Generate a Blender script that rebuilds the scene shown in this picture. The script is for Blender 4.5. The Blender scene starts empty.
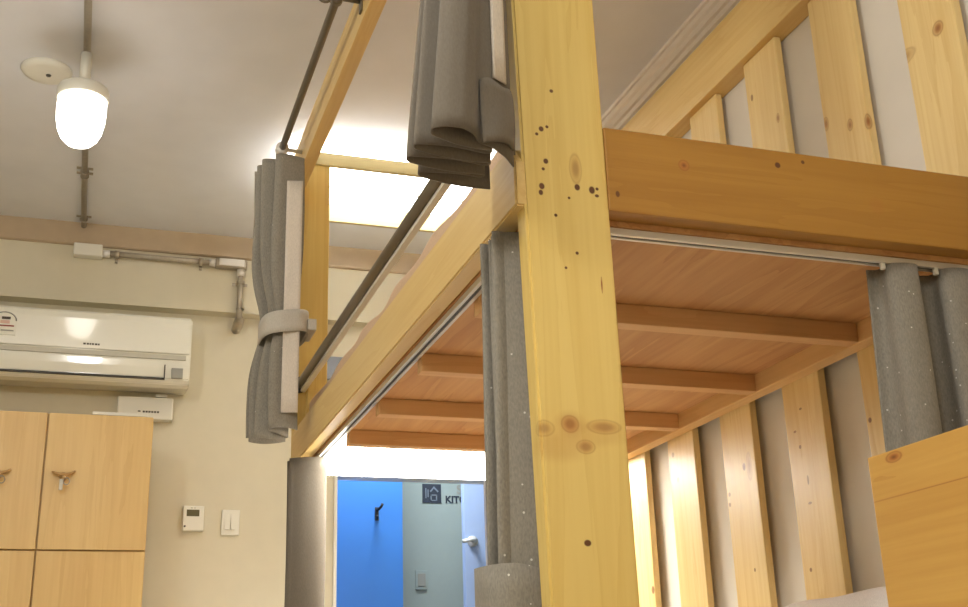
import bpy, bmesh, math, random
from mathutils import Vector, Matrix
random.seed(7)
S = bpy.context.scene
COL = S.collection
H = 0.95                      # camera height above the floor; z below is measured from the camera, H is added when a mesh is linked

# ------------------------------------------------------------------ camera
CR = Vector((0.94820256, -0.31621316, -0.03035037))
CU = Vector((-0.07711244, -0.32180403, 0.94366087))
CF = Vector((0.30816486, 0.89244126, 0.32951937))
cam = bpy.data.cameras.new('camera'); camo = bpy.data.objects.new('camera', cam); COL.objects.link(camo)
cam.sensor_width = 36.0; cam.lens = 1158.458 / 968 * 36.0; cam.clip_start = 0.02
M = Matrix.Identity(4)
for i in range(3):
    M[i][0] = CR[i]; M[i][1] = CU[i]; M[i][2] = -CF[i]
M[2][3] = H
camo.matrix_world = M
S.camera = camo

# ------------------------------------------------------------------ materials
def nm(name):
    m = bpy.data.materials.new(name); m.use_nodes = True
    nt = m.node_tree; b = nt.nodes['Principled BSDF']
    return m, nt, b
def lk(nt, a, b): nt.links.new(a, b)
def node(nt, t, **k):
    n = nt.nodes.new(t)
    for a, v in k.items(): setattr(n, a, v)
    return n
def math_(nt, op, a, b=None, clamp=False):
    n = node(nt, 'ShaderNodeMath', operation=op, use_clamp=clamp)
    for i, v in enumerate((a, b)):
        if v is None: continue
        if isinstance(v, (int, float)): n.inputs[i].default_value = v
        else: lk(nt, v, n.inputs[i])
    return n.outputs[0]
def mixc(nt, f, a, b, mode='MIX'):
    n = node(nt, 'ShaderNodeMix', data_type='RGBA', blend_type=mode)
    for s, v in ((n.inputs[0], f), (n.inputs[6], a), (n.inputs[7], b)):
        if isinstance(v, (int, float)): s.default_value = v
        elif isinstance(v, tuple): s.default_value = (*v, 1) if len(v) == 3 else v
        else: lk(nt, v, s)
    return n.outputs[2]
def c255(r, g, b):
    f = lambda v: (v/255/12.92) if v/255 <= .04045 else ((v/255+.055)/1.055)**2.4
    return (f(r), f(g), f(b))

def plain(name, col, rough=.5, metal=0, noise=.06, nscale=30, spec=.5, bump=0, coat=0):
    m, nt, b = nm(name)
    g = node(nt, 'ShaderNodeNewGeometry')
    t = node(nt, 'ShaderNodeTexNoise'); t.inputs['Scale'].default_value = nscale; t.inputs['Detail'].default_value = 3
    lk(nt, g.outputs['Position'], t.inputs['Vector'])
    d = tuple(c*(1-noise*2) for c in col); l = tuple(min(1, c*(1+noise)) for c in col)
    lk(nt, mixc(nt, t.outputs['Fac'], d, l), b.inputs['Base Color'])
    b.inputs['Roughness'].default_value = rough; b.inputs['Metallic'].default_value = metal
    b.inputs['Specular IOR Level'].default_value = spec; b.inputs['Coat Weight'].default_value = coat
    if bump:
        bn = node(nt, 'ShaderNodeBump'); bn.inputs['Strength'].default_value = bump; bn.inputs['Distance'].default_value = .003
        lk(nt, t.outputs['Fac'], bn.inputs['Height']); lk(nt, bn.outputs[0], b.inputs['Normal'])
    return m

def glow(name, col, strength):
    m, nt, b = nm(name)
    b.inputs['Base Color'].default_value = (.9, .9, .88, 1)
    b.inputs['Emission Color'].default_value = (*col, 1); b.inputs['Emission Strength'].default_value = strength
    return m

KNOT = c255(120, 62, 22)
def wood(name, axis, light, dark, rough=.42, knots=(), knot_rate=.1, grain=1.0, coat=.15, knotcol=KNOT, streak=None):
    """varnished pine: fine grain along one world axis, random knots, and knots at known places"""
    m, nt, b = nm(name)
    g = node(nt, 'ShaderNodeNewGeometry'); oi = node(nt, 'ShaderNodeObjectInfo')
    off = node(nt, 'ShaderNodeVectorMath', operation='SCALE'); lk(nt, oi.outputs['Random'], off.inputs['Scale']); off.inputs[0].default_value = (7.3, 5.1, 9.7)
    add = node(nt, 'ShaderNodeVectorMath', operation='ADD'); lk(nt, g.outputs['Position'], add.inputs[0]); lk(nt, off.outputs[0], add.inputs[1])
    P = add.outputs[0]
    ai = 'xyz'.index(axis)
    def scaled(across, along):
        s = node(nt, 'ShaderNodeVectorMath', operation='MULTIPLY'); lk(nt, P, s.inputs[0])
        v = [across]*3; v[ai] = along; s.inputs[1].default_value = v; return s.outputs[0]
    # growth rings: stretched warped waves
    n1 = node(nt, 'ShaderNodeTexNoise'); n1.inputs['Scale'].default_value = 1; n1.inputs['Detail'].default_value = 4; n1.inputs['Distortion'].default_value = .6
    lk(nt, scaled(16*grain, .9), n1.inputs['Vector'])
    n2 = node(nt, 'ShaderNodeTexNoise'); n2.inputs['Scale'].default_value = 1; n2.inputs['Detail'].default_value = 3
    lk(nt, scaled(110*grain, 3), n2.inputs['Vector'])
    n3 = node(nt, 'ShaderNodeTexNoise'); n3.inputs['Scale'].default_value = 1; n3.inputs['Detail'].default_value = 2
    lk(nt, scaled(5, 1.2), n3.inputs['Vector'])
    rings = math_(nt, 'FRACT', math_(nt, 'MULTIPLY', n1.outputs['Fac'], 5.0))
    rings = math_(nt, 'MULTIPLY', math_(nt, 'POWER', rings, 2.2), .27)
    fine = math_(nt, 'MULTIPLY', math_(nt, 'SUBTRACT', n2.outputs['Fac'], .35), .7)
    broad = math_(nt, 'MULTIPLY', math_(nt, 'SUBTRACT', n3.outputs['Fac'], .4), .9)
    f = math_(nt, 'ADD', math_(nt, 'ADD', rings, fine), broad, True)
    colr = mixc(nt, f, light, dark)
    # scattered knots
    kn = None
    if knot_rate > 0:
        v = node(nt, 'ShaderNodeTexVoronoi'); v.inputs['Scale'].default_value = 1; lk(nt, scaled(9, 4.2), v.inputs['Vector'])
        cs = node(nt, 'ShaderNodeSeparateColor'); lk(nt, v.outputs['Color'], cs.inputs[0])
        on = math_(nt, 'LESS_THAN', cs.outputs[0], knot_rate)
        mr = node(nt, 'ShaderNodeMapRange', interpolation_type='SMOOTHSTEP'); mr.inputs[1].default_value = .04; mr.inputs[2].default_value = .30; mr.inputs[3].default_value = 1; mr.inputs[4].default_value = 0
        lk(nt, v.outputs['Distance'], mr.inputs[0])
        kn = math_(nt, 'MULTIPLY', math_(nt, 'MULTIPLY', mr.outputs[0], on), .8)
    for (kx, ky, kz, r_across, r_along, st) in knots:
        s = node(nt, 'ShaderNodeVectorMath', operation='SUBTRACT'); lk(nt, g.outputs['Position'], s.inputs[0]); s.inputs[1].default_value = (kx, ky, kz+H)
        w = [1/r_across]*3; w[ai] = 1/r_along
        s2 = node(nt, 'ShaderNodeVectorMath', operation='MULTIPLY'); lk(nt, s.outputs[0], s2.inputs[0]); s2.inputs[1].default_value = w
        ln = node(nt, 'ShaderNodeVectorMath', operation='LENGTH'); lk(nt, s2.outputs[0], ln.inputs[0])
        mr = node(nt, 'ShaderNodeMapRange', interpolation_type='SMOOTHSTEP')
        big = max(r_across, r_along) > .012
        mr.inputs[1].default_value = .25 if big else .7; mr.inputs[2].default_value = 1.0 if big else 1.1; mr.inputs[3].default_value = st; mr.inputs[4].default_value = 0
        d = ln.outputs['Value']
        if big: d = math_(nt, 'ADD', d, math_(nt, 'MULTIPLY', math_(nt, 'SUBTRACT', n3.outputs['Fac'], .5), .9))
        lk(nt, d, mr.inputs[0])
        if big:
            colr = mixc(nt, math_(nt, 'MULTIPLY', mr.outputs[0], 1.05, True), colr, c255(170, 104, 44))
            core = node(nt, 'ShaderNodeMapRange', interpolation_type='SMOOTHSTEP'); lk(nt, d, core.inputs[0])
            core.inputs[1].default_value = .05; core.inputs[2].default_value = .5; core.inputs[3].default_value = st*.7 if st > .3 else 0; core.inputs[4].default_value = 0
            colr = mixc(nt, core.outputs[0], colr, knotcol)
            ring = node(nt, 'ShaderNodeMapRange', interpolation_type='SMOOTHSTEP'); lk(nt, math_(nt, 'ABSOLUTE', math_(nt, 'SUBTRACT', d, .72)), ring.inputs[0])
            ring.inputs[1].default_value = .02; ring.inputs[2].default_value = .14; ring.inputs[3].default_value = st*.5 if st > .3 else 0; ring.inputs[4].default_value = 0
            colr = mixc(nt, ring.outputs[0], colr, c255(140, 78, 30))
        else: kn = mr.outputs[0] if kn is None else math_(nt, 'MAXIMUM', kn, mr.outputs[0])
    if kn is not None: colr = mixc(nt, kn, colr, knotcol)
    lk(nt, colr, b.inputs['Base Color'])
    b.inputs['Roughness'].default_value = rough; b.inputs['Coat Weight'].default_value = coat; b.inputs['Coat Roughness'].default_value = .25
    bn = node(nt, 'ShaderNodeBump'); bn.inputs['Strength'].default_value = .15; bn.inputs['Distance'].default_value = .002
    lk(nt, f, bn.inputs['Height']); lk(nt, bn.outputs[0], b.inputs['Normal'])
    return m

def cloth(name, col, glit=.0, rough=.95):
    m, nt, b = nm(name)
    g = node(nt, 'ShaderNodeNewGeometry')
    s = node(nt, 'ShaderNodeVectorMath', operation='MULTIPLY'); lk(nt, g.outputs['Position'], s.inputs[0]); s.inputs[1].default_value = (420, 420, 160)
    t = node(nt, 'ShaderNodeTexNoise'); t.inputs['Scale'].default_value = 1; t.inputs['Detail'].default_value = 2; lk(nt, s.outputs[0], t.inputs['Vector'])
    c = mixc(nt, t.outputs['Fac'], tuple(x*(.62 if glit else .8) for x in col), tuple(min(1, x*(1.32 if glit else 1.15)) for x in col))
    if glit:
        v = node(nt, 'ShaderNodeTexVoronoi'); v.inputs['Scale'].default_value = 130; lk(nt, g.outputs['Position'], v.inputs['Vector'])
        cs = node(nt, 'ShaderNodeSeparateColor'); lk(nt, v.outputs['Color'], cs.inputs[0])
        k = math_(nt, 'MULTIPLY', math_(nt, 'LESS_THAN', v.outputs['Distance'], .22), math_(nt, 'LESS_THAN', cs.outputs[0], glit))
        c = mixc(nt, math_(nt, 'MULTIPLY', k, .8), c, (.75, .72, .64))
    lk(nt, c, b.inputs['Base Color']); b.inputs['Roughness'].default_value = rough; b.inputs['Sheen Weight'].default_value = .1
    b.inputs['Specular IOR Level'].default_value = .2
    bn = node(nt, 'ShaderNodeBump'); bn.inputs['Strength'].default_value = .3; bn.inputs['Distance'].default_value = .001
    lk(nt, t.outputs['Fac'], bn.inputs['Height']); lk(nt, bn.outputs[0], b.inputs['Normal'])
    return m

PL, PD = c255(224, 196, 116), c255(204, 166, 80)
post_marks = [(.651, .934, .0035, .0035), (.630, .863, .0045, .005), (.622, .853, .003, .003), (.640, .868, .003, .003), (.635, .807, .0045, .005),
              (.630, .793, .003, .003), (.626, .763, .005, .006), (.624, .752, .004, .005), (.686, .768, .005, .006), (.711, .766, .0055, .007),
              (.720, .769, .003, .003), (.719, .757, .004, .003), (.671, .748, .0025, .0025), (.647, .716, .003, .003), (.679, .656, .003, .003), (.659, .63, .0025, .0025),
              (.668, .215, .006, .005), (.717, .607, .0018, .016)]
near_knots = [(x, 1.52, z, a, b_, .97) for x, z, a, b_ in post_marks] + [
    (.609, 1.52, .378, .020, .014, .40), (.651, 1.52, .386, .015, .014, .62), (.651, 1.52, .386, .028, .022, .3), (.706, 1.52, .384, .030, .012, .42), (.674, 1.52, .353, .016, .011, .45),
    (.630, 1.52, .352, .05, .026, .25), (.69, 1.52, .372, .06, .02, .18), (.685, 1.52, .80, .012, .03, .4)]
M_post = wood('pine post', 'z', PL, PD, knots=near_knots, knot_rate=.0, knotcol=c255(92, 48, 20))
M_pz = wood('pine upright', 'z', PL, PD, knot_rate=.12)
M_rail = wood('stained pine rail', 'x', c255(170, 123, 47), c255(148, 99, 29), rough=.5, knot_rate=0, coat=.05,
              knots=[(.88, 1.52, .831, .013, .013, .85), (1.06, 1.52, .854, .006, .006, .95), (1.111, 1.52, .866, .004, .004, .9), (.756, 1.52, .765, .006, .004, .8),
                     (1.25, 1.52, .80, .02, .02, .2)], knotcol=c255(84, 40, 14))
M_py = wood('pine long rail', 'y', c255(228, 198, 130), c255(208, 166, 92), knot_rate=.10)
M_px = wood('pine cross rail', 'x', PL, PD, knot_rate=.08)
M_batten = wood('bare pine batten', 'x', c255(218, 174, 120), c255(194, 144, 90), rough=.6, coat=0, knot_rate=.06)
M_ledger = wood('pine ledger', 'y', c255(222, 182, 122), c255(200, 152, 92), rough=.6, coat=0, knot_rate=.06)
M_ply = wood('plywood', 'y', c255(208, 160, 104), c255(164, 106, 58), rough=.65, grain=.6, coat=0, knot_rate=.03, knotcol=c255(120, 66, 36))
slat_marks = [(1.966, 1.225, .012, .02, .5), (1.885, 1.181, .014, .022, .7), (1.826, 1.16, .014, .024, .75), (1.582, 1.239, .02, .02, .75), (1.69, 1.233, .045, .02, .4), (2.243, 1.442, .006, .01, .7), (2.144, 1.333, .008, .014, .6),
              (2.464, .539, .007, .01, .85), (2.44, .536, .014, .04, .4), (2.548, .46, .005, .006, .7), (2.545, .485, .006, .006, .6), (2.464, .291, .004, .005, .8), (2.901, .477, .006, .008, .7), (2.823, .643, .008, .008, .5), (2.806, .571, .008, .008, .5),
              (2.232, .574, .006, .003, .8), (2.219, .536, .005, .005, .7), (2.204, .458, .004, .012, .6), (2.207, .407, .008, .003, .7), (2.235, .265, .005, .005, .8), (2.20, .62, .006, .003, .7), (1.98, .574, .006, .006, .8), (1.961, .537, .006, .006, .8), (3.007, .298, .01, .012, .8)]
M_slat = wood('pine slat', 'z', c255(238, 212, 150), c255(212, 172, 100), knot_rate=.06, knots=[(1.512, *q) for q in slat_marks])
M_locker = wood('locker laminate', 'z', c255(220, 186, 120), c255(200, 158, 92), rough=.45, grain=.8, coat=.1, knot_rate=.0)
M_panel = wood('glued pine panel', 'y', c255(208, 164, 84), c255(178, 126, 50), rough=.5, grain=.9, knot_rate=.04, coat=.05,
               knots=[(1.1, 1.385, .326, .011, .026, .9), (1.1, 1.30, .27, .0015, .4, .5)], knotcol=c255(78, 36, 14))
M_seam = plain('dark joint', c255(120, 78, 34), .8)
M_wall = plain('beige wall paint', c255(206, 198, 174), .75, noise=.03, nscale=14, bump=.05)
M_wallw = plain('white wall paper', c255(226, 220, 208), .8, noise=.03, nscale=10)
M_ceil = plain('grey ceiling paint', c255(222, 223, 226), .8, noise=.05, nscale=6, bump=.08)
M_trim = plain('brown ceiling trim', c255(180, 160, 132), .6, noise=.05, nscale=18)
M_crown = plain('white moulding', c255(226, 216, 204), .5, noise=.03)
M_floor = wood('vinyl floor', 'y', c255(206, 198, 186), c255(182, 174, 162), rough=.4, knot_rate=0)
M_white = plain('white plastic', c255(222, 219, 206), .35, noise=.01)
M_acw = plain('glossy white plastic', c255(230, 228, 214), .12, noise=.01, coat=.5)
M_grey = plain('grey plastic', c255(150, 148, 138), .5, noise=.03)
M_dark = plain('dark plastic', c255(56, 52, 44), .5)
M_lcd = plain('dark lcd glass', c255(96, 88, 58), .2)
M_steel = plain('galvanised steel', c255(168, 158, 140), .38, metal=.4, noise=.12, nscale=60)
M_bronze = plain('dark steel tube', c255(112, 102, 84), .35, metal=.35, noise=.08)
M_alu = plain('aluminium', c255(222, 218, 210), .35, metal=.25, noise=.02)
M_brass = plain('brass latch', c255(178, 140, 88), .35, metal=.45)
M_red = plain('red print', c255(150, 66, 52), .6)
M_pink = plain('pale print', c255(214, 176, 158), .6)
M_print = plain('dark print', c255(70, 62, 48), .6)
M_ink = plain('navy print', c255(44, 50, 62), .6)
M_glyph = plain('pale print on navy', c255(118, 126, 136), .6)
M_blue = plain('bright blue paint', c255(56, 124, 204), .5, noise=.03, nscale=4)
M_kit = plain('grey green paint', c255(152, 162, 156), .7, noise=.02)
M_door = plain('pale blue door paint', c255(176, 194, 228), .5, noise=.02)
M_cur = cloth('grey linen', c255(142, 136, 124), .02)
M_curd = cloth('brown grey blackout cloth', c255(112, 104, 92), .0)
M_curg = cloth('grey glitter linen', c255(140, 134, 122), .05)
M_curl = cloth('light grey linen', c255(190, 184, 172), .0)
M_lin = cloth('white lining', c255(214, 204, 190), 0)
M_sheet = cloth('beige bed sheet', c255(214, 184, 154), 0)
M_pill = cloth('white cotton', c255(232, 226, 220), 0)
M_panel_light = glow('ceiling diffuser', (1, .97, .90), 9)
M_up_light = glow('upper diffuser', (1, .98, .94), 68)
M_bunk_light = glow('bunk diffuser', (1, .97, .90), 19)
M_bulb = glow('frosted bulb', (1, .95, .87), 11)
M_black = plain('black rubber', c255(30, 30, 30), .6)

# ------------------------------------------------------------------ mesh builder
class MB:
    def __init__(s): s.bm = bmesh.new(); s.mi = 0
    def box(s, x0, x1, y0, y1, z0, z1, bev=0, seg=2):
        b = bmesh.new()
        r = bmesh.ops.create_cube(b, size=1)
        for v in b.verts: v.co = Vector((x0+(v.co.x+.5)*(x1-x0), y0+(v.co.y+.5)*(y1-y0), z0+(v.co.z+.5)*(z1-z0)))
        if bev: bmesh.ops.bevel(b, geom=list(b.edges), offset=bev, segments=seg, affect='EDGES', profile=.6)
        s._merge(b); return s
    def _merge(s, b, smooth=False):
        me = bpy.data.meshes.new('t'); b.to_mesh(me); b.free()
        n0 = len(s.bm.faces); s.bm.from_mesh(me); bpy.data.meshes.remove(me)
        s.bm.faces.ensure_lookup_table()
        for f in s.bm.faces[n0:]:
            f.material_index = s.mi
            if smooth: f.smooth = True
    def tube(s, pts, r, n=14, closed=False):
        pts = [Vector(p) for p in pts]; b = bmesh.new(); rings = []
        N = len(pts)
        for i, p in enumerate(pts):
            a = pts[(i-1) % N] if (closed or i > 0) else p; c = pts[(i+1) % N] if (closed or i < N-1) else p
            d = (c-a).normalized(); u = d.orthogonal() if abs(d.z) > .9 else d.cross(Vector((0, 0, 1))); u.normalize(); w = d.cross(u)
            rr = r[i] if isinstance(r, (list, tuple)) else r
            rings.append([b.verts.new(p+(u*math.cos(2*math.pi*k/n)+w*math.sin(2*math.pi*k/n))*rr) for k in range(n)])
        for i in range(N if closed else N-1):
            A, B = rings[i], rings[(i+1) % N]
            for k in range(n): b.faces.new((A[k], A[(k+1) % n], B[(k+1) % n], B[k]))
        if not closed:
            b.faces.new(list(reversed(rings[0]))); b.faces.new(rings[-1])
        bmesh.ops.recalc_face_normals(b, faces=b.faces)
        s._merge(b, True); return s
    def lathe(s, c, prof, n=32, ax='z'):
        """prof: list of (radius, height) from bottom to top"""
        b = bmesh.new(); rings = []; c = Vector(c)
        for r, h in prof:
            ring = []
            for k in range(n):
                a = 2*math.pi*k/n; v = Vector((r*math.cos(a), r*math.sin(a), h))
                if ax == 'y': v = Vector((v.x, v.z, v.y))
                if ax == 'x': v = Vector((v.z, v.x, v.y))
                ring.append(b.verts.new(c+v))
            rings.append(ring)
        for A, B in zip(rings, rings[1:]):
            for k in range(n): b.faces.new((A[k], A[(k+1) % n], B[(k+1) % n], B[k]))
        b.faces.new(list(reversed(rings[0]))); b.faces.new(rings[-1])
        bmesh.ops.remove_doubles(b, verts=b.verts, dist=1e-5)
        bmesh.ops.recalc_face_normals(b, faces=b.faces)
        s._merge(b, True); return s
    def prism(s, poly, axis, a0, a1, bev=0, smooth=False):
        """poly in the plane across axis: x -> (y,z), y -> (x,z), z -> (x,y)"""
        b = bmesh.new()
        def pt(p, a): return {'x': (a, p[0], p[1]), 'y': (p[0], a, p[1]), 'z': (p[0], p[1], a)}[axis]
        A = [b.verts.new(pt(p, a0)) for p in poly]; B = [b.verts.new(pt(p, a1)) for p in poly]
        n = len(poly)
        for k in range(n): b.faces.new((A[k], A[(k+1) % n], B[(k+1) % n], B[k]))
        b.faces.new(A); b.faces.new(B)
        bmesh.ops.recalc_face_normals(b, faces=b.faces)
        if bev: bmesh.ops.bevel(b, geom=list(b.edges), offset=bev, segments=2, affect='EDGES')
        s._merge(b, smooth); return s
    def sheet(s, grid, thick=.003, closed=False):
        """grid[row][col] of points -> cloth of real thickness"""
        b = bmesh.new(); G = [[Vector(p) for p in row] for row in grid]; nr, m = len(G), len(G[0])
        def N(r, c):
            if closed: a, d = G[r][(c-1) % m], G[r][(c+1) % m]
            else: a, d = G[r][max(c-1, 0)], G[r][min(c+1, m-1)]
            e, f = G[max(r-1, 0)][c], G[min(r+1, nr-1)][c]
            v = (d-a).cross(f-e); return v.normalized() if v.length > 1e-12 else Vector((0, 1, 0))
        V = [[b.verts.new(p) for p in row] for row in G]
        W = [[b.verts.new(G[r][c]+N(r, c)*thick) for c in range(m)] for r in range(nr)]
        for r in range(nr-1):
            for c in range(m if closed else m-1):
                d = (c+1) % m
                b.faces.new((V[r][c], V[r][d], V[r+1][d], V[r+1][c])); b.faces.new((W[r+1][c], W[r+1][d], W[r][d], W[r][c]))
        for c in range(m if closed else m-1):
            d = (c+1) % m
            b.faces.new((W[0][c], W[0][d], V[0][d], V[0][c])); b.faces.new((V[-1][c], V[-1][d], W[-1][d], W[-1][c]))
        if not closed:
            for r in range(nr-1):
                b.faces.new((V[r][0], V[r+1][0], W[r+1][0], W[r][0])); b.faces.new((W[r][-1], W[r+1][-1], V[r+1][-1], V[r][-1]))
        bmesh.ops.recalc_face_normals(b, faces=b.faces)
        s._merge(b, True); return s
    def blob(s, c, sx, sy, sz, p=3.0, nu=40, nv=24, wob=0, rot=None):
        b = bmesh.new(); bmesh.ops.create_uvsphere(b, u_segments=nu, v_segments=nv, radius=1)
        for v in b.verts:
            q = v.co.normalized(); f = (abs(q.x)**p+abs(q.y)**p+abs(q.z)**p)**(-1/p); q = q*f
            q = Vector((q.x*sx, q.y*sy, q.z*sz))
            if wob: q *= 1+wob*math.sin(23*q.x+7*q.z)*math.cos(17*q.y+11*q.z)
            if rot: q = rot @ q
            v.co = q+Vector(c)
        s._merge(b, True); return s
    def build(s, name, mats, parent=None, origin=None, label=None):
        if not isinstance(mats, (list, tuple)): mats = [mats]
        for v in s.bm.verts: v.co.z += H
        me = bpy.data.meshes.new(name)
        if origin is None:
            xs = [v.co for v in s.bm.verts]
            lo = Vector((min(v[i] for v in xs) for i in range(3))); hi = Vector((max(v[i] for v in xs) for i in range(3)))
            origin = Vector(((lo.x+hi.x)/2, (lo.y+hi.y)/2, lo.z))
        for v in s.bm.verts: v.co -= origin
        s.bm.to_mesh(me); s.bm.free()
        for m in mats: me.materials.append(m)
        o = bpy.data.objects.new(name, me); COL.objects.link(o)
        w = Vector((0, 0, 0)); q = parent
        while q is not None: w += q.location; q = q.parent
        o.parent = parent; o.location = origin-w
        if label: o['label'] = label
        return o

def empty(name, x, y, z, label, cat, group=None):
    o = bpy.data.objects.new(name, None); COL.objects.link(o); o.location = (x, y, z+H); o.empty_display_size = .1
    return tag(o, label, cat, group)
def tag(o, label, cat, group=None):
    o['label'] = label; o['category'] = cat
    if group: o['group'] = group
    return o
def struct(o): o['kind'] = 'structure'; return o
def copy_tree(o, parent=None):
    c = o.copy(); COL.objects.link(c); c.parent = parent
    for ch in list(o.children): copy_tree(ch, c)
    return c

FL = -H; CE = 1.86; XR = 1.548; XL = -2.3; YB = 4.565; YF = -1.8; YU = 4.50
D0, D1, DT = .915, 1.86, .918          # doorway: left, right, head

# ------------------------------------------------------------------ the room
struct(MB().box(XL-.1, 3.2, YF-.1, 6.6, FL-.1, FL).build('floor', M_floor))
struct(MB().box(XL-.1, 3.2, YF-.1, 6.6, CE, CE+.1).build('ceiling', M_ceil))
m = MB()
m.box(XL, D0, YB, YB+.12, FL, CE); m.box(D1, XR+.1, YB, YB+.12, FL, CE); m.box(D0, D1, YB, YB+.12, DT, CE)
struct(m.build('wall_back', M_wall))
struct(MB().box(XL, XR, YU, YB, 1.535, CE).build('wall_bulkhead', M_wall))
struct(MB().box(XR, XR+.1, YF, YB, FL, CE).build('wall_right', M_wallw))
struct(MB().box(XL-.1, XL, YF, YB+.12, FL, CE).build('wall_left', M_wall))
struct(MB().box(XL-.1, XR+.1, YF-.1, YF, FL, CE).build('wall_front', M_wall))
struct(MB().box(XL, XR, YU-.012, YU, 1.765, CE).box(XL, XR, YU-.017, YU-.012, 1.768, 1.778).build('trim_1', M_trim))
# crown moulding on the right wall
prof = [(XR-a_, CE-b_) for a_, b_ in ((0, 0), (.025, 0), (.025, .012), (.017, .013), (.017, .019), (.022, .021), (.020, .034), (.012, .040), (.012, .047), (.016, .049), (.014, .062), (.006, .066), (.006, .073), (.011, .075), (.009, .086), (0, .088))]
struct(MB().prism(prof, 'y', YF, YU-.012).build('trim_2', M_crown))
# doorway frame
m = MB(); m.box(D0, D0+.014, YB-.012, YB+.13, FL, DT, .002); m.box(D1-.014, D1, YB-.012, YB+.13, FL, DT, .002); m.box(D0, D1, YB-.012, YB+.13, DT-.012, DT+.02, .002)
struct(m.build('trim_3', M_white))
# the passage and kitchen behind the doorway
m = MB(); m.box(.2, .3, YB+.12, 5.25, FL, CE); m.box(.3, 1.352, 5.15, 5.5, FL, CE)
struct(m.build('wall_passage', M_blue))
struct(MB().box(1.25, 2.7, 5.5, 5.6, FL, CE).build('wall_kitchen', M_kit))
struct(MB().box(2.6, 2.7, YB+.12, 5.5, FL, CE).build('wall_passage_right', M_kit))
dr = struct(MB().box(1.662, 2.45, 5.20, 5.24, FL+.01, 1.02, .003).build('door_1', M_door))
m = MB(); m.lathe((1.70, 5.20, .735), [(.024, -.012), (.026, -.004), (.026, 0)], 20, 'y'); m.tube([(1.70, 5.20, .735), (1.70, 5.155, .735), (1.69, 5.145, .735), (1.635, 5.143, .728)], .009, 10)
m.build('door_handle', M_alu, dr)

# ------------------------------------------------------------------ bunk bed
X0, X1 = .581, .741; Y0, YE = 1.52, 3.57
bed = empty('bunk_bed', 1.05, 2.55, FL, 'varnished yellow pine bunk bed of thick posts and rails against the right wall', 'bed')
TOPZ = 1.80
near = MB().prism([(.629, FL), (.751, FL), (.732, TOPZ), (.577, TOPZ)], 'y', Y0, Y0+.04, .004).build('post', M_post, bed)
MB().box(X0+.004, .690, YE, YE+.04, FL, TOPZ, .004).build('post', M_pz, bed)
# upper deck rails
m = MB(); m.prism([(1.5235, .728), (YE+.0, .728), (YE+.0, .838), (1.552, .838), (1.5235, .805)], 'x', X0+.002, X0+.04, .003)
m.build('side_rail', M_py, bed)
MB().box(X1-.002, 1.508, Y0+.001, Y0+.04, .735, .882, .003).build('end_rail', M_rail, bed)
MB().box(X0+.04, 1.508, YE-.042, YE-.002, .73, .965, .003).build('end_rail', M_px, bed)
MB().box(1.47, 1.51, Y0+.042, YE-.045, .685, .757, .003).build('ledger', M_ledger, bed)
MB().box(X0+.041, 1.509, Y0+.041, YE-.044, .727, .742).build('deck_panel', M_ply, bed)
jx0, jx1 = .650, 1.469
for y in (1.905, 2.305, 2.695, 3.04):
    MB().box(jx0, jx1, y, y+.036, .686, .7265, .002).build('joist', M_batten, bed)
# high rail for the upper curtains and its steel rod
MB().box(.541, .580, Y0+.0, YE+.04, 1.608, 1.722, .003).build('top_rail', M_py, bed)
# metal guard rail
gr = MB().tube([(.600, Y0+.04, .990), (.600, YE, .990)], .013).build('guard_rail', M_bronze, bed)
m = MB(); m.box(.604, .620, Y0+.04, YE, .967, .977, .002); m.build('highlight_strip', M_white, gr, label='bright highlight along the underside of the tube, modelled as a white strip')  # white bar stands in for the bright reflection along the steel tube
m = MB(); m.lathe((.600, YE-.008, .990), [(.026, 0), (.026, .008)], 20, 'y'); m.lathe((.612, YE-.010, 1.008), [(.004, 0), (.004, .004)], 8, 'y'); m.lathe((.588, YE-.010, .972), [(.004, 0), (.004, .004)], 8, 'y')
m.build('socket', M_dark, gr)
# curtain tracks under the rails
def track(axis, a0, a1, c, z0):
    h, w, t = .011, .022, .0025
    P = [(c-w/2, z0+h), (c-w/2, z0), (c-.004, z0), (c-.004, z0+t), (c-w/2+t, z0+t), (c-w/2+t, z0+h-t), (c+w/2-t, z0+h-t), (c+w/2-t, z0+t), (c+.004, z0+t), (c+.004, z0), (c+w/2, z0), (c+w/2, z0+h)]
    b = MB(); b.prism(P, axis, a0, a1); b.mi = 1
    if axis == 'y': b.box(c-.0039, c+.0039, a0, a1, z0+.002, z0+.004)
    else: b.box(a0, a1, c-.0039, c+.0039, z0+.002, z0+.004)
    return b
track('y', Y0+.045, YE-.046, X0+.055, .715).build('curtain_track', [M_alu, M_dark], bed)
track('x', X1-.09, 1.465, Y0+.056, .715).build('curtain_track', [M_alu, M_dark], bed)
# slatted back against the right wall
sl = None
for k in range(-4, 8):
    y = 1.826+.2925*k
    if y+.15 > YE+.12: break
    if sl is None: sl = MB().box(1.512, 1.531, y, y+.148, FL+.02, 1.547, .003).build('slat', M_slat, bed); ys = y
    else:
        c = sl.copy(); COL.objects.link(c); c.parent = bed; c.location.y += y-ys
MB().box(1.492, 1.5475, .60, YE+.08, 1.548, 1.708, .004).build('back_rail', M_py, bed)
# lower bunk
MB().box(X0+.002, X0+.04, 1.562, YE, -.60, -.46, .003).build('side_rail', M_py, bed)
MB().box(X1, 1.508, Y0+.001, Y0+.04, -.60, -.46, .003).build('end_rail', M_rail, bed)
MB().box(X0+.041, 1.509, Y0+.041, YE-.044, -.55, -.53).build('deck_panel', M_ply, bed)
MB().box(X0+.041, 1.508, YE-.042, YE-.002, -.60, -.46, .003).build('end_rail', M_px, bed)

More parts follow.
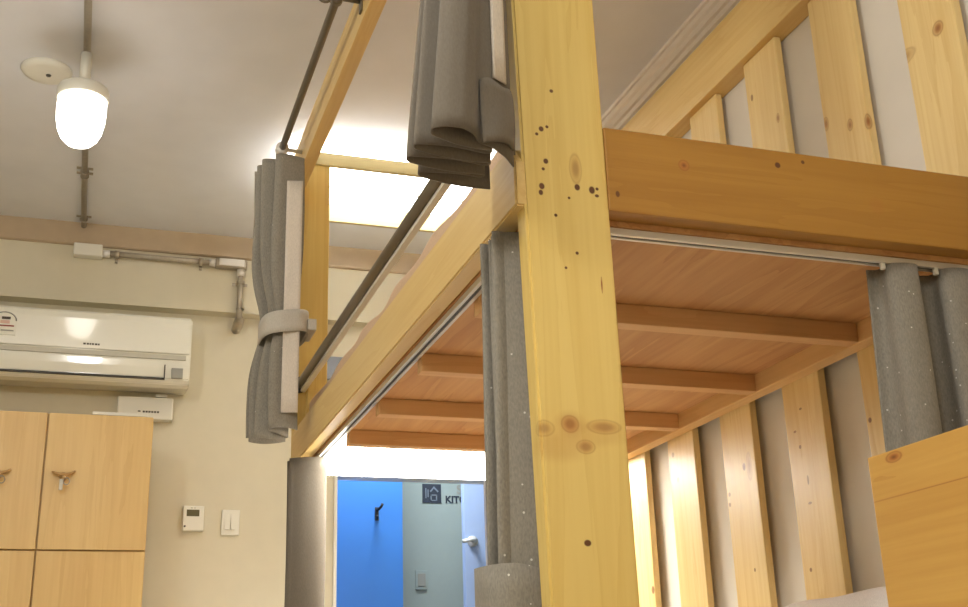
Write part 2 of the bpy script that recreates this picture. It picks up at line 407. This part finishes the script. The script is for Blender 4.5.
# curtain rod on the high rail: a steel pipe with brackets
RX, RZ = .478, 1.662
rod = empty('curtain_rod', RX, 2.3, RZ, 'slim dark steel curtain rod running along the high bunk rail', 'curtain rod')
MB().tube([(RX, Y0-.2, RZ), (RX, 3.27, RZ)], .0105).build('rod', M_bronze, rod)
for yb in (2.42,):
    m = MB(); m.tube([(RX, yb, RZ), (.536, yb, RZ)], .006, 10); m.box(.535, .541, yb-.012, yb+.012, RZ-.03, RZ+.03, .002); m.lathe((RX, yb-.014, RZ), [(.016, 0), (.016, .028)], 18, 'y')
    br = m.build('bracket', M_bronze, rod)
    m = MB(); m.tube([(RX-.03+.016*math.cos(a), yb, RZ+.016*math.sin(a)) for a in [i*math.pi/8 for i in range(16)]], .004, 8, True); m.build('eye', M_bronze, br)
m = MB(); m.lathe((RX, 3.25, RZ), [(.013, 0), (.019, .002), (.019, .03), (.013, .032)], 20, 'y'); m.tube([(RX, 3.268, RZ), (.541, 3.268, RZ)], .006, 10); m.build('end_socket', M_alu, rod, label='pale metal end socket')

# ------------------------------------------------------------------ curtains
def tri(t, p=.55):
    s = math.sin(t); return math.copysign(abs(s)**p, s)
def pleated(path, z0, z1, rows=40, cols=160, thick=.003):
    return [[(*path(c/(cols-1), r/(rows-1)), z1+(z0-z1)*r/(rows-1)) for c in range(cols)] for r in range(rows)]
def band_ring(cx, cy, rx, ry, z0, z1, tilt=0, n=40, p=3.2):
    g = []
    for r in range(5):
        row = []
        for k in range(n):
            a = 2*math.pi*k/n; c, s = math.cos(a), math.sin(a); f = (abs(c)**p+abs(s)**p)**(-1/p)
            row.append((cx+rx*f*c, cy+ry*f*s, z0+(z1-z0)*r/4+tilt*f*c))
        g.append(row)
    return g
GC = 'grey bunk curtains'

# far upper curtain, tied
def resample(P, n, smooth=2):
    P = [Vector(p) for p in P]; L = [0]
    for a_, b_ in zip(P, P[1:]): L.append(L[-1]+(b_-a_).length)
    out = []; j = 0
    for i in range(n):
        t = L[-1]*i/(n-1)
        while j < len(P)-2 and t > L[j+1]: j += 1
        f = (t-L[j])/(L[j+1]-L[j]); out.append(P[j].lerp(P[j+1], f))
    for _ in range(smooth):
        out = [out[0]]+[(out[i-1]+out[i]*2+out[i+1])/4 for i in range(1, n-1)]+[out[-1]]
    return out
PF = resample([(.538, 3.205), (.50, 3.192), (.462, 3.188), (.447, 3.196), (.452, 3.208), (.49, 3.214), (.515, 3.222), (.50, 3.23), (.45, 3.232), (.424, 3.238), (.421, 3.25), (.46, 3.256), (.52, 3.262), (.525, 3.274),
              (.47, 3.278), (.410, 3.284), (.404, 3.296), (.44, 3.304), (.52, 3.31), (.525, 3.322), (.46, 3.328), (.408, 3.335)], 200)
c1 = empty('curtain', .47, 3.28, .74, 'grey curtain tied with a pale band beside the far left bunk post', 'curtain', GC)
g = []
for r in range(49):
    v = r/48; pin = math.exp(-((v-.60)/.13)**2); row = []
    for c, p in enumerate(PF):
        x = .505+(p.x-.505)*(1-.34*pin-.12*max(0, v-.6))+.004*math.sin(6*v+c*.06); y = p.y-.012*max(0, v-.7)*math.sin(c*.09)
        row.append((x, y, 1.608+(.748+.012*math.sin(c*.07+.8)-1.608)*v))
    g.append(row)
MB().sheet(g, .0025).build('cloth', M_cur, c1)
g = [[(.484+.046*i/5, 3.178-.002*i, 1.515-(1.515-.80)*r/12) for i in range(6)] for r in range(13)]
MB().sheet(g, .003).build('lining_strip', M_lin, c1, label='white lining edge on its right side')
MB().sheet(band_ring(.497, 3.262, .066, .100, 1.035, 1.10, .010)).build('tie_band', M_curl, c1, label='light grey tie band')
m = MB(); m.box(.556, .582, 3.18, 3.30, 1.05, 1.085, .004); m.build('band_tab', M_curl, c1)

# near upper curtain: deep accordion folds stacked along the rod
PATH = [(.555, 1.562), (.50, 1.556), (.436, 1.550), (.430, 1.538), (.48, 1.534), (.531, 1.531), (.533, 1.519), (.47, 1.512), (.404, 1.506), (.400, 1.492), (.46, 1.489), (.525, 1.487), (.527, 1.474),
        (.46, 1.470), (.405, 1.467), (.401, 1.453), (.45, 1.450), (.515, 1.449), (.516, 1.437), (.46, 1.426), (.416, 1.413), (.411, 1.396), (.432, 1.388), (.458, 1.390), (.480, 1.404), (.492, 1.424), (.515, 1.428), (.543, 1.446), (.562, 1.468)]
PN = resample(PATH, 240)
c2 = empty('curtain', .49, 1.48, .76, 'dark grey bunched curtain hanging beside the top of the near corner post', 'curtain', GC)
g = []
for r in range(37):
    v = r/36; k_ = 1-.5*(1-v)
    row = []
    for c, p in enumerate(PN):
        x = .545+(p.x-.545)*k_+.004*math.sin(5*v+c*.05)*(1-v); y = p.y+.006*math.sin(4*v+c*.03)*(1-v)
        zb = .768-.012*math.sin(c*.11)*.4+(.545-p.x)*.03
        row.append((x, y, 1.602+(zb-1.602)*v))
    g.append(row)
MB().sheet(g, .0025).build('cloth', M_curd, c2)
g = [[(.519+.025*i/5, 1.424+.003*i, 1.60-(1.60-.885)*r/12) for i in range(6)] for r in range(13)]
MB().sheet(g, .003).build('lining_strip', M_lin, c2, label='white lining edge on its right side')
g = []
for r in range(9):
    row = []
    for k in range(14):
        a = k/13
        row.append((.494+.076*a, 1.412+.014*a+.055*a**3+.003*math.sin(3*a+r*.5), .872+.012*a-(.105-.012*a)*r/8+.004*math.sin(9*a)*(r == 0)))
    g.append(row)
MB().sheet(g, .004).build('tie_band', M_curd, c2)

for y in (1.40, 1.47, 1.54):
    MB().tube([(RX+.0125*math.cos(a), y, RZ+.0125*math.sin(a)) for a in [i*math.pi/8 for i in range(16)]], .002, 6, True).tube([(RX, y, RZ-.013), (RX+.012, y, 1.596)], .002, 6).build('hook', M_steel, c2)
# near lower curtain on the side track, tied at the bottom
def p_low(u, v):
    t = u*2*math.pi*4.6+.5
    A = .032+.007*math.sin(9*u+1.2*v)
    x = .604-.004*v+A*tri(t, .85)+.003*math.sin(6*v+8*u)
    y = 1.585+.085*u+.006*math.sin(2*t)
    return x, y
c3 = empty('curtain', .59, 1.64, -.3, 'grey sparkly curtain gathered just left of the near corner post, below the deck', 'curtain', GC)
MB().sheet(pleated(p_low, -.30, .712, 40, 180)).build('cloth', M_curg, c3)
g = band_ring(.597, 1.632, .052, .052, .06, .184)
MB().sheet([[(x, y, z+.010*math.cos(30*x+9*y)*(i == 4)) for (x, y, z) in row] for i, row in enumerate(g)]).build('tie_band', M_curg, c3)

# far lower curtain
def p_lfar(u, v):
    t = u*2*math.pi*2.5
    x = .596+.052*tri(t+.5, .9)-.012*v*(1-u)+.004*math.sin(5*v)
    y = 3.34+.10*u+.012*math.sin(2*t)
    return x, y
c4 = empty('curtain', .61, 3.4, -.42, 'plain grey brown curtain hanging under the far left corner of the bunk', 'curtain', GC)
MB().sheet(pleated(p_lfar, -.42, .712, 30, 90)).build('cloth', M_curd, c4)

# right curtain on the end track
def p_right(u, v):
    t = u*2*math.pi*2.0
    x = 1.268+.225*u-.026*v*(1-u*.6)+.012*math.sin(2*t+.5)
    y = 1.578+.024*math.cos(t+.2)*(1+.6*v)+.004*math.sin(14*u+5*v)
    return x, min(y, 1.66)
c5 = empty('curtain', 1.38, 1.58, -.3, 'grey curtain on the right, half hidden behind the wooden panel', 'curtain', GC)
MB().sheet(pleated(p_right, -.30, .7135, 30, 130)).build('cloth', M_curg, c5)
for x in (1.283, 1.395, 1.44):
    MB().box(x-.004, x+.004, 1.566, 1.574, .703, .716, .002).build('glider', M_white, c5, label='white plastic glider')

# ------------------------------------------------------------------ bedding
def mattress(name, x0, x1, y0, y1, z0, z1, wob, mat):
    b = bmesh.new(); bmesh.ops.create_cube(b, size=1); bmesh.ops.subdivide_edges(b, edges=b.edges, cuts=40, use_grid_fill=True)
    for v in b.verts:
        q = Vector((abs(v.co.x*2), abs(v.co.y*2), abs(v.co.z*2)))
        x = x0+(v.co.x+.5)*(x1-x0); y = y0+(v.co.y+.5)*(y1-y0); zz = z0+(v.co.z+.5)*(z1-z0)
        if v.co.z > 0: zz += wob*(math.sin(9*y+1)+.6*math.sin(23*y+4*x)+.5*math.sin(14*x))*v.co.z*2
        x += .004*math.sin(19*y)*v.co.x*2
        v.co = (x, y, zz)
    bmesh.ops.bevel(b, geom=[e for e in b.edges if e.is_boundary], offset=.01, affect='EDGES') if 0 else None
    m_ = MB(); m_._merge(b, True); return m_.build(name, mat)
tag(mattress('mattress', X0+.042, 1.506, 1.625, YE-.046, .743, .912, .0045, M_sheet), 'mattress under a beige sheet on the upper bunk deck', 'mattress')
tag(mattress('mattress', X0+.10, 1.50, Y0+.05, YE-.05, -.529, -.36, .003, M_pill), 'white mattress on the lower bunk', 'mattress')
tag(MB().blob((1.405, 1.95, -.075), .088, .34, .262, 3.6, wob=.015).build('pillow', M_pill), 'white pillow standing against the slats on the lower bunk', 'pillow')

# wooden partition panel in the right foreground
m = MB(); m.box(1.10, 1.128, .45, 1.446, FL, .337, .002); 
pn = m.build('partition_panel', M_panel)
tag(pn, 'upright honey pine panel in the right foreground, lower right corner', 'panel')

# ------------------------------------------------------------------ lamps
def frame_box(x0, x1, y0, y1, z0, z1, t):
    m = MB(); m.box(x0, x1, y0, y0+t, z0, z1, .002); m.box(x0, x1, y1-t, y1, z0, z1, .002); m.box(x0, x0+t, y0+t, y1-t, z0, z1, .002); m.box(x1-t, x1, y0+t, y1-t, z0, z1, .002); return m
cl = empty('ceiling_light', .98, 3.74, 1.86, 'large rectangular glowing ceiling light above the far end of the upper bunk', 'light')
M_lf = wood('lamp frame', 'x', c255(196, 180, 128), c255(180, 162, 108), knot_rate=0)
m = MB(); m.box(.615, 1.44, 3.56, 3.576, 1.772, 1.82, .002); m.box(.615, 1.44, 3.902, 3.918, 1.716, 1.82, .002); m.box(.615, .631, 3.576, 3.902, 1.772, 1.82, .002); m.box(1.424, 1.44, 3.576, 3.902, 1.772, 1.82, .002)
m.build('frame', M_lf, cl)
MB().box(.632, 1.423, 3.577, 3.746, 1.785, 1.791).box(.632, 1.423, 3.754, 3.901, 1.785, 1.791).build('diffuser', M_panel_light, cl)
MB().box(.632, 1.423, 3.577, 3.901, 1.808, 1.812).build('upper_diffuser', M_up_light, cl)
MB().box(.632, 1.423, 3.746, 3.754, 1.780, 1.791).build('divider', M_white, cl)
for x in (.74, 1.32):
    MB().tube([(x, 3.74, 1.812), (x, 3.74, CE)], .005, 10).build('hanger', M_white, cl)
bl = empty('bunk_light', 1.06, 3.27, .6, 'long bright white light panel under the far end of the bunk deck', 'light')
MB().box(.652, 1.455, 3.080, 3.48, .7245, .7266).build('frame', M_white, bl)
MB().box(.654, 1.446, 3.082, 3.475, .684, .7245, .004).build('diffuser', M_bunk_light, bl)

LX = -.113
def pendant(x, y, label):
    r = empty('pendant_lamp', x, y, 1.53, label, 'lamp', 'white bulb lamps on the ceiling pipe')
    zt = CE-.012
    MB().tube([(x, y, zt-.012), (x, y, 1.733)], .016, 16).build('stem', M_white, r)
    MB().lathe((x, y, 0), [(.069, 1.682), (.072, 1.685), (.072, 1.712), (.069, 1.719), (.06, 1.722), (.02, 1.724), (.0, 1.724)]).build('cap', M_white, r)
    MB().lathe((x, y, 0), [(.0, 1.538), (.018, 1.5395), (.036, 1.547), (.050, 1.562), (.060, 1.584), (.066, 1.614), (.068, 1.650), (.067, 1.682)]).build('shade', M_bulb, r, label='glowing frosted shade')
    return r
p0 = pendant(LX, 3.15, 'white pendant bulb lamp glowing under the ceiling pipe, upper left')
for y in (1.0, -.5):
    c = copy_tree(p0); c.location.y = y; c['label'] = 'white pendant bulb lamp nearer the viewer on the ceiling pipe' if y > 0 else 'white pendant bulb lamp nearest the front wall on the ceiling pipe'

cp = empty('ceiling_conduit', LX, 2, CE-.02, 'steel cable pipe running along the ceiling to the pendant lamp', 'pipe')
MB().tube([(LX, YF+.01, CE-.014), (LX, YU-.014, CE-.014)], .0105).build('pipe', M_steel, cp)
for y in (2.35, 3.62, 3.98, 4.02, 4.42):
    m = MB(); m.box(LX-.028, LX+.028, y-.008, y+.008, CE-.004, CE-.0005, .001); m.tube([(LX+.0125*math.cos(a), y, CE-.014+.0125*math.sin(a)) for a in [i*math.pi/8 for i in range(16)]], .003, 6, True)
    m.build('clip', M_steel, cp)
sd = empty('smoke_detector', -.228, 3.315, CE-.02, 'round white detector disc on the ceiling beside the pendant lamp', 'smoke detector')
MB().lathe((-.228, 3.315, CE), [(.0, -.016), (.055, -.016), (.068, -.012), (.074, -.004), (.074, 0)]).build('disc', M_white, sd)
MB().lathe((-.222, 3.317, CE-.0165), [(.0, -.004), (.007, -.003), (.008, 0)], 16).build('sensor', M_dark, sd, label='dark sensor hole')

# conduit on the back wall
tag(MB().box(-.142, -.034, YU-.045, YU, 1.712, 1.762, .006, 3).build('junction_box', M_white), 'white junction box at the start of the wall pipe', 'junction box')
wc = empty('wall_conduit', .2, YU, 1.5, 'steel pipe along the top of the back wall with an angled tee box', 'pipe')
yc = YU-.022; zc = 1.733
MB().tube([(-.034, yc, zc+.002), (.405, yc, zc)], .0115).build('pipe', M_steel, wc)
for x in (.02, .345):
    m = MB(); m.lathe((x, yc, zc), [(.016, -.009), (.016, .009)], 18, 'x'); m.box(x-.006, x+.006, YU-.003, YU, zc-.030, zc+.022, .001); m.lathe((x, YU-.006, zc-.024), [(.004, 0), (.004, .004)], 10, 'y'); m.build('clamp', M_steel, wc)
for x in (-.02, .392): MB().lathe((x, yc, zc), [(.015, -.014), (.015, .014)], 18, 'x').build('coupling', M_alu, wc)
m = MB(); m.box(.40, .528, YU-.045, YU, zc-.020, zc+.020, .012, 3)
tb = m.build('tee_box', M_steel, wc)
MB().box(.415, .515, YU-.049, YU-.0445, zc-.015, zc+.015, .002).build('cover', M_alu, tb)
MB().tube([(.505, yc, zc-.018), (.505, yc, 1.50)], .0115).build('pipe', M_steel, wc)
m = MB(); m.lathe((.505, yc, 1.655), [(.016, -.008), (.016, .008)], 18); m.box(.475, .535, YU-.004, YU, 1.649, 1.661, .001); m.build('clamp', M_steel, wc)
MB().lathe((.505, yc, zc-.035), [(.016, -.014), (.016, .014)], 18).build('coupling', M_alu, wc)
m = MB(); m.tube([(.507, yc, 1.545), (.507, yc, 1.50), (.505, yc+.03, 1.488), (.503, YB, 1.484)], [.016, .020, .020, .018], 16); m.build('elbow', M_steel, wc)

# ------------------------------------------------------------------ air conditioner
ax0, ax1 = -.58, .318; yf = 4.36
ac = empty('air_conditioner', -.13, 4.46, 1.18, 'white wall mounted air conditioner above the wooden lockers', 'air conditioner')
body = [(YB, 1.452), (yf+.045, 1.458), (yf+.02, 1.45), (yf+.012, 1.43), (yf+.012, 1.30), (yf+.014, 1.26), (yf+.02, 1.21), (yf+.035, 1.194), (yf+.07, 1.188), (YB, 1.20)]
MB().prism(body, 'x', ax0, ax1, .004).build('body', M_acw, ac)
fp = [(yf+.012, 1.306), (yf+.0045, 1.308), (yf+.002, 1.34), (yf-.0036, 1.42), (yf+.004, 1.445), (yf+.018, 1.456), (yf+.024, 1.452), (yf+.011, 1.43)]
MB().prism(fp, 'x', ax0+.006, ax1-.006, .0015).build('front_panel', M_acw, ac)
MB().box(ax0+.01, ax1-.018, yf+.006, yf+.014, 1.284, 1.302, .001).build('gap_strip', plain('pale grey plastic', c255(188, 184, 168), .4), ac)
lv = [(yf+.005, 1.275), (yf+.008, 1.25), (yf+.014, 1.215), (yf+.022, 1.212), (yf+.018, 1.275)]
MB().prism(lv, 'x', ax0+.02, .222, .001).build('louver', M_acw, ac)
m = MB(); m.box(ax0+.02, .226, yf+.010, yf+.022, 1.206, 1.212); m.box(.2225, .226, yf+.006, yf+.018, 1.21, 1.262); m.build('louver_slot', M_dark, ac)
MB().box(.250, .292, yf+.007, yf+.020, 1.212, 1.252, .002).build('display', M_grey, ac)
st = MB().box(-.395, -.312, yf-.0044, yf+.0030, 1.338, 1.432).build('energy_label', M_acw, ac)
m = MB()
pts = [(-.352+.040*math.cos(a), yf-.0050, 1.392+.032*math.sin(a)) for a in [math.pi*i/12 for i in range(13)]]
m.tube(pts, .0025, 6); m.mi = 1; m.box(-.362, -.332, yf-.006, yf-.0052, 1.396, 1.406); m.mi = 2; m.box(-.392, -.318, yf-.006, yf-.0052, 1.369, 1.374); m.mi = 3; m.box(-.366, -.334, yf-.0058, yf-.0052, 1.38, 1.392); m.mi = 1; m.box(-.392, -.366, yf-.006, yf-.0052, 1.350, 1.357); m.mi = 4; m.box(-.362, -.318, yf-.0058, yf-.0052, 1.351, 1.356)
m.build('print', [M_grey, M_print, M_red, M_pink, M_grey], st)
m = MB()
for i, (a, w) in enumerate(((-.074, .009), (-.062, .008), (-.052, .006), (-.044, .008), (-.033, .009), (-.022, .006))): m.box(a, a+w, yf+.0020, yf+.0045, 1.321, 1.3275)
m.build('lettering', M_print, ac)

pb = empty('cable_box', .17, YB-.03, 1.09, 'small white cover box on the wall under the air conditioner', 'cover box')
MB().box(.066, .272, YB-.05, YB, 1.085, 1.172, .006).build('box', M_white, pb)
MB().box(.205, .248, YB-.045, YB-.005, 1.175, 1.1865, .002).build('duct', M_white, pb)
m = MB(); m.box(.142, .152, YB-.0512, YB-.0498, 1.112, 1.117)
for i in range(6): m.box(.160+i*.0105, .168+i*.0105, YB-.0512, YB-.0498, 1.110, 1.117)
m.build('lettering', M_print, pb)

# ------------------------------------------------------------------ lockers
lk_ = empty('locker', -.2, 4.3, FL, 'pale wood locker cabinet with keyed doors below the air conditioner', 'locker')
LZ = .994; yl = 4.10; lx0, lx1 = -.86, .185
MB().box(lx0, lx1, yl+.019, YB-.08, FL, LZ, .002).build('carcass', M_locker, lk_)
cols = [(-.855, -.502), (-.499, -.162), (-.158, lx1-.002)]
rows = [(.534, LZ-.002), (.07, .529), (-.40, .066), (FL+.05, -.404)]
for ci, (xa, xb) in enumerate(cols):
    for ri, (za, zb) in enumerate(rows):
        d = MB().box(xa+.001, xb-.001, yl, yl+.018, za, zb, .0015).build('door', M_locker, lk_)
        hx, hz = (xa+.062 if ci == 2 else xb-.135), za+.245
        if ci == 0: hx = xb-.08
        m = MB()
        m.tube([(hx-.036, yl-.012, hz+.010), (hx-.026, yl-.016, hz+.004), (hx-.01, yl-.018, hz), (hx+.01, yl-.018, hz), (hx+.026, yl-.016, hz+.005), (hx+.036, yl-.012, hz+.014)], [.003, .005, .006, .006, .005, .003], 10)
        m.lathe((hx, yl-.018, hz-.004), [(.012, 0), (.013, .018)], 18, 'y'); m.lathe((hx, yl-.024, hz-.012), [(.009, 0), (.010, .02)], 16, 'y')
        hd = m.build('latch', M_brass, d)
        m = MB(); m.box(hx-.010, hx+.002, yl-.034, yl-.030, hz-.055, hz-.018, .001); m.tube([(hx+.012+.010*math.cos(a), yl-.028, hz-.024+.012*math.sin(a)) for a in [i*math.pi/7 for i in range(14)]], .002, 6, True)
        m.build('key', M_steel, hd)
tag(MB().box(-.02, .165, 4.108, 4.28, LZ+.0005, LZ+.012, .002).build('plate', M_white), 'thin white board lying flat on top of the locker', 'board')

# ------------------------------------------------------------------ wall fittings
k = YB/4.63
th = empty('thermostat', .37, YB, .667, 'white room thermostat with a dark screen on the back wall', 'thermostat')
MB().box(.334, .412, YB-.022, YB, .667, .762, .004).build('body', M_white, th)
MB().box(.347, .394, YB-.0235, YB-.0215, .722, .747, .0005).build('screen', M_lcd, th)
MB().lathe((.342, YB-.0235, .684), [(.004, 0), (.004, .002)], 12, 'y').build('button', M_dark, th)
m = MB(); m.box(.362, .368, YB-.0228, YB-.0215, .752, .755); m.box(.374, .379, YB-.0228, YB-.0215, .752, .755); m.build('print', M_grey, th)
sw = empty('light_switch', .51, YB, .655, 'white wall switch plate to the right of the thermostat', 'light switch')
MB().box(.480, .548, YB-.009, YB, .655, .752, .003).build('plate', M_white, sw)
MB().prism([(YB-.009, .675), (YB-.016, .675), (YB-.011, .735), (YB-.009, .735)], 'x', .492, .510, .0008).build('rocker', M_white, sw)
MB().prism([(YB-.009, .675), (YB-.016, .675), (YB-.011, .735), (YB-.009, .735)], 'x', .514, .532, .0008).build('rocker', M_white, sw)
tag(MB().box(.868, .955, YB-.015, YB, 1.295, 1.393, .003).build('notice_plate', plain('blue grey plate', c255(120, 124, 132), .5)), 'small blue grey plate on the back wall beyond the far bunk post', 'plate')

# kitchen sign
def text_mb(body, size, x, y, zc, bold=0):
    cu = bpy.data.curves.new('t', 'FONT'); cu.body = body; cu.size = size; cu.extrude = .001; cu.offset = bold
    o = bpy.data.objects.new('t', cu); COL.objects.link(o)
    bpy.context.view_layer.update()
    me = bpy.data.meshes.new_from_object(o.evaluated_get(bpy.context.evaluated_depsgraph_get()))
    bpy.data.objects.remove(o); bpy.data.curves.remove(cu)
    m = MB(); m.bm.from_mesh(me); bpy.data.meshes.remove(me)
    for v in m.bm.verts: v.co = Vector((x+v.co.x, y-v.co.z, zc+v.co.y))
    return m
sg = empty('kitchen_sign', 1.65, 5.5, .95, 'dark square emblem and KITCHEN lettering on the grey passage wall', 'sign')
em = MB().box(1.545, 1.641, 5.496, 5.4995, .962, 1.056).build('emblem', M_ink, sg)
m = MB(); gy0, gy1 = 5.4945, 5.4962
m.prism([(1.583, 1.020), (1.604, 1.045), (1.628, 1.020), (1.623, 1.015), (1.604, 1.034), (1.588, 1.015)], 'y', gy0, gy1)
m.box(1.586, 1.592, gy0, gy1, .972, 1.004); m.box(1.614, 1.620, gy0, gy1, .972, 1.004); m.box(1.586, 1.620, gy0, gy1, .998, 1.004); m.box(1.586, 1.620, gy0, gy1, .972, .977)
m.box(1.560, 1.565, gy0, gy1, .985, 1.035); m.box(1.571, 1.576, gy0, gy1, .99, 1.028)
m.build('glyph', M_glyph, em)
text_mb('KITCHEN', .048, 1.662, 5.498, .966, .0014).build('lettering', M_ink, sg)
text_mb('S', .062, 1.722, 5.498, 1.012, .0012).build('lettering', M_grey, sg)
so = empty('wall_outlet', 1.54, 5.5, .54, 'pale socket plate low on the grey passage wall', 'outlet')
MB().box(1.505, 1.562, 5.49, 5.4995, .545, .635, .002).build('plate', M_kit, so)
MB().box(1.514, 1.553, 5.486, 5.4905, .560, .620, .002).build('cover', M_grey, so)
hk = empty('wall_hook', 1.23, 5.15, .82, 'small black coat hook on the blue passage wall', 'hook')
MB().box(1.222, 1.240, 5.144, 5.1495, .815, .875, .002).build('base', M_black, hk)
MB().tube([(1.231, 5.146, .862), (1.234, 5.12, .862), (1.242, 5.105, .872), (1.247, 5.10, .885)], .006, 8).tube([(1.231, 5.146, .83), (1.229, 5.12, .822), (1.225, 5.112, .832)], .006, 8).build('prong', M_black, hk)

# dark cable on the right wall
tag(MB().tube([(XR-.006, 1.60, 1.17), (XR-.006, 1.50, 1.172), (XR-.006, 1.3, 1.19), (XR-.006, .8, 1.20), (XR-.006, .2, 1.18)], .004, 8).build('cable', M_black), 'thin black cable on the wall at the upper right edge', 'cable')

# ------------------------------------------------------------------ light
def lamp(name, kind, loc, energy, col, size=.2, rot=None):
    l = bpy.data.lights.new(name, kind); l.energy = energy; l.color = col
    if kind == 'AREA': l.size = size
    else: l.shadow_soft_size = size
    o = bpy.data.objects.new(name, l); COL.objects.link(o); o.location = (loc[0], loc[1], loc[2]+H)
    if rot: o.rotation_euler = rot
    return o
lamp('room lamp left', 'POINT', (-1.0, .70, 1.5), 60, (1, .985, .955), .12)
lamp('room lamp front', 'POINT', (-.12, .0, 1.5), 27, (1, .985, .955), .12)
lamp('passage lamp', 'AREA', (1.25, 4.9, CE-.1), 32, (.80, .90, 1), .3)
w = bpy.data.worlds.new('world'); S.world = w; w.use_nodes = True
w.node_tree.nodes['Background'].inputs[0].default_value = (.9, .86, .8, 1); w.node_tree.nodes['Background'].inputs[1].default_value = .05
S.view_settings.view_transform = 'Standard'; S.view_settings.look = 'None'; S.view_settings.gamma = 1; S.view_settings.use_curve_mapping = False
S.view_settings.exposure = 0.0
S.cycles.max_bounces = 8; S.cycles.diffuse_bounces = 6
S.cycles.sample_clamp_indirect = 6
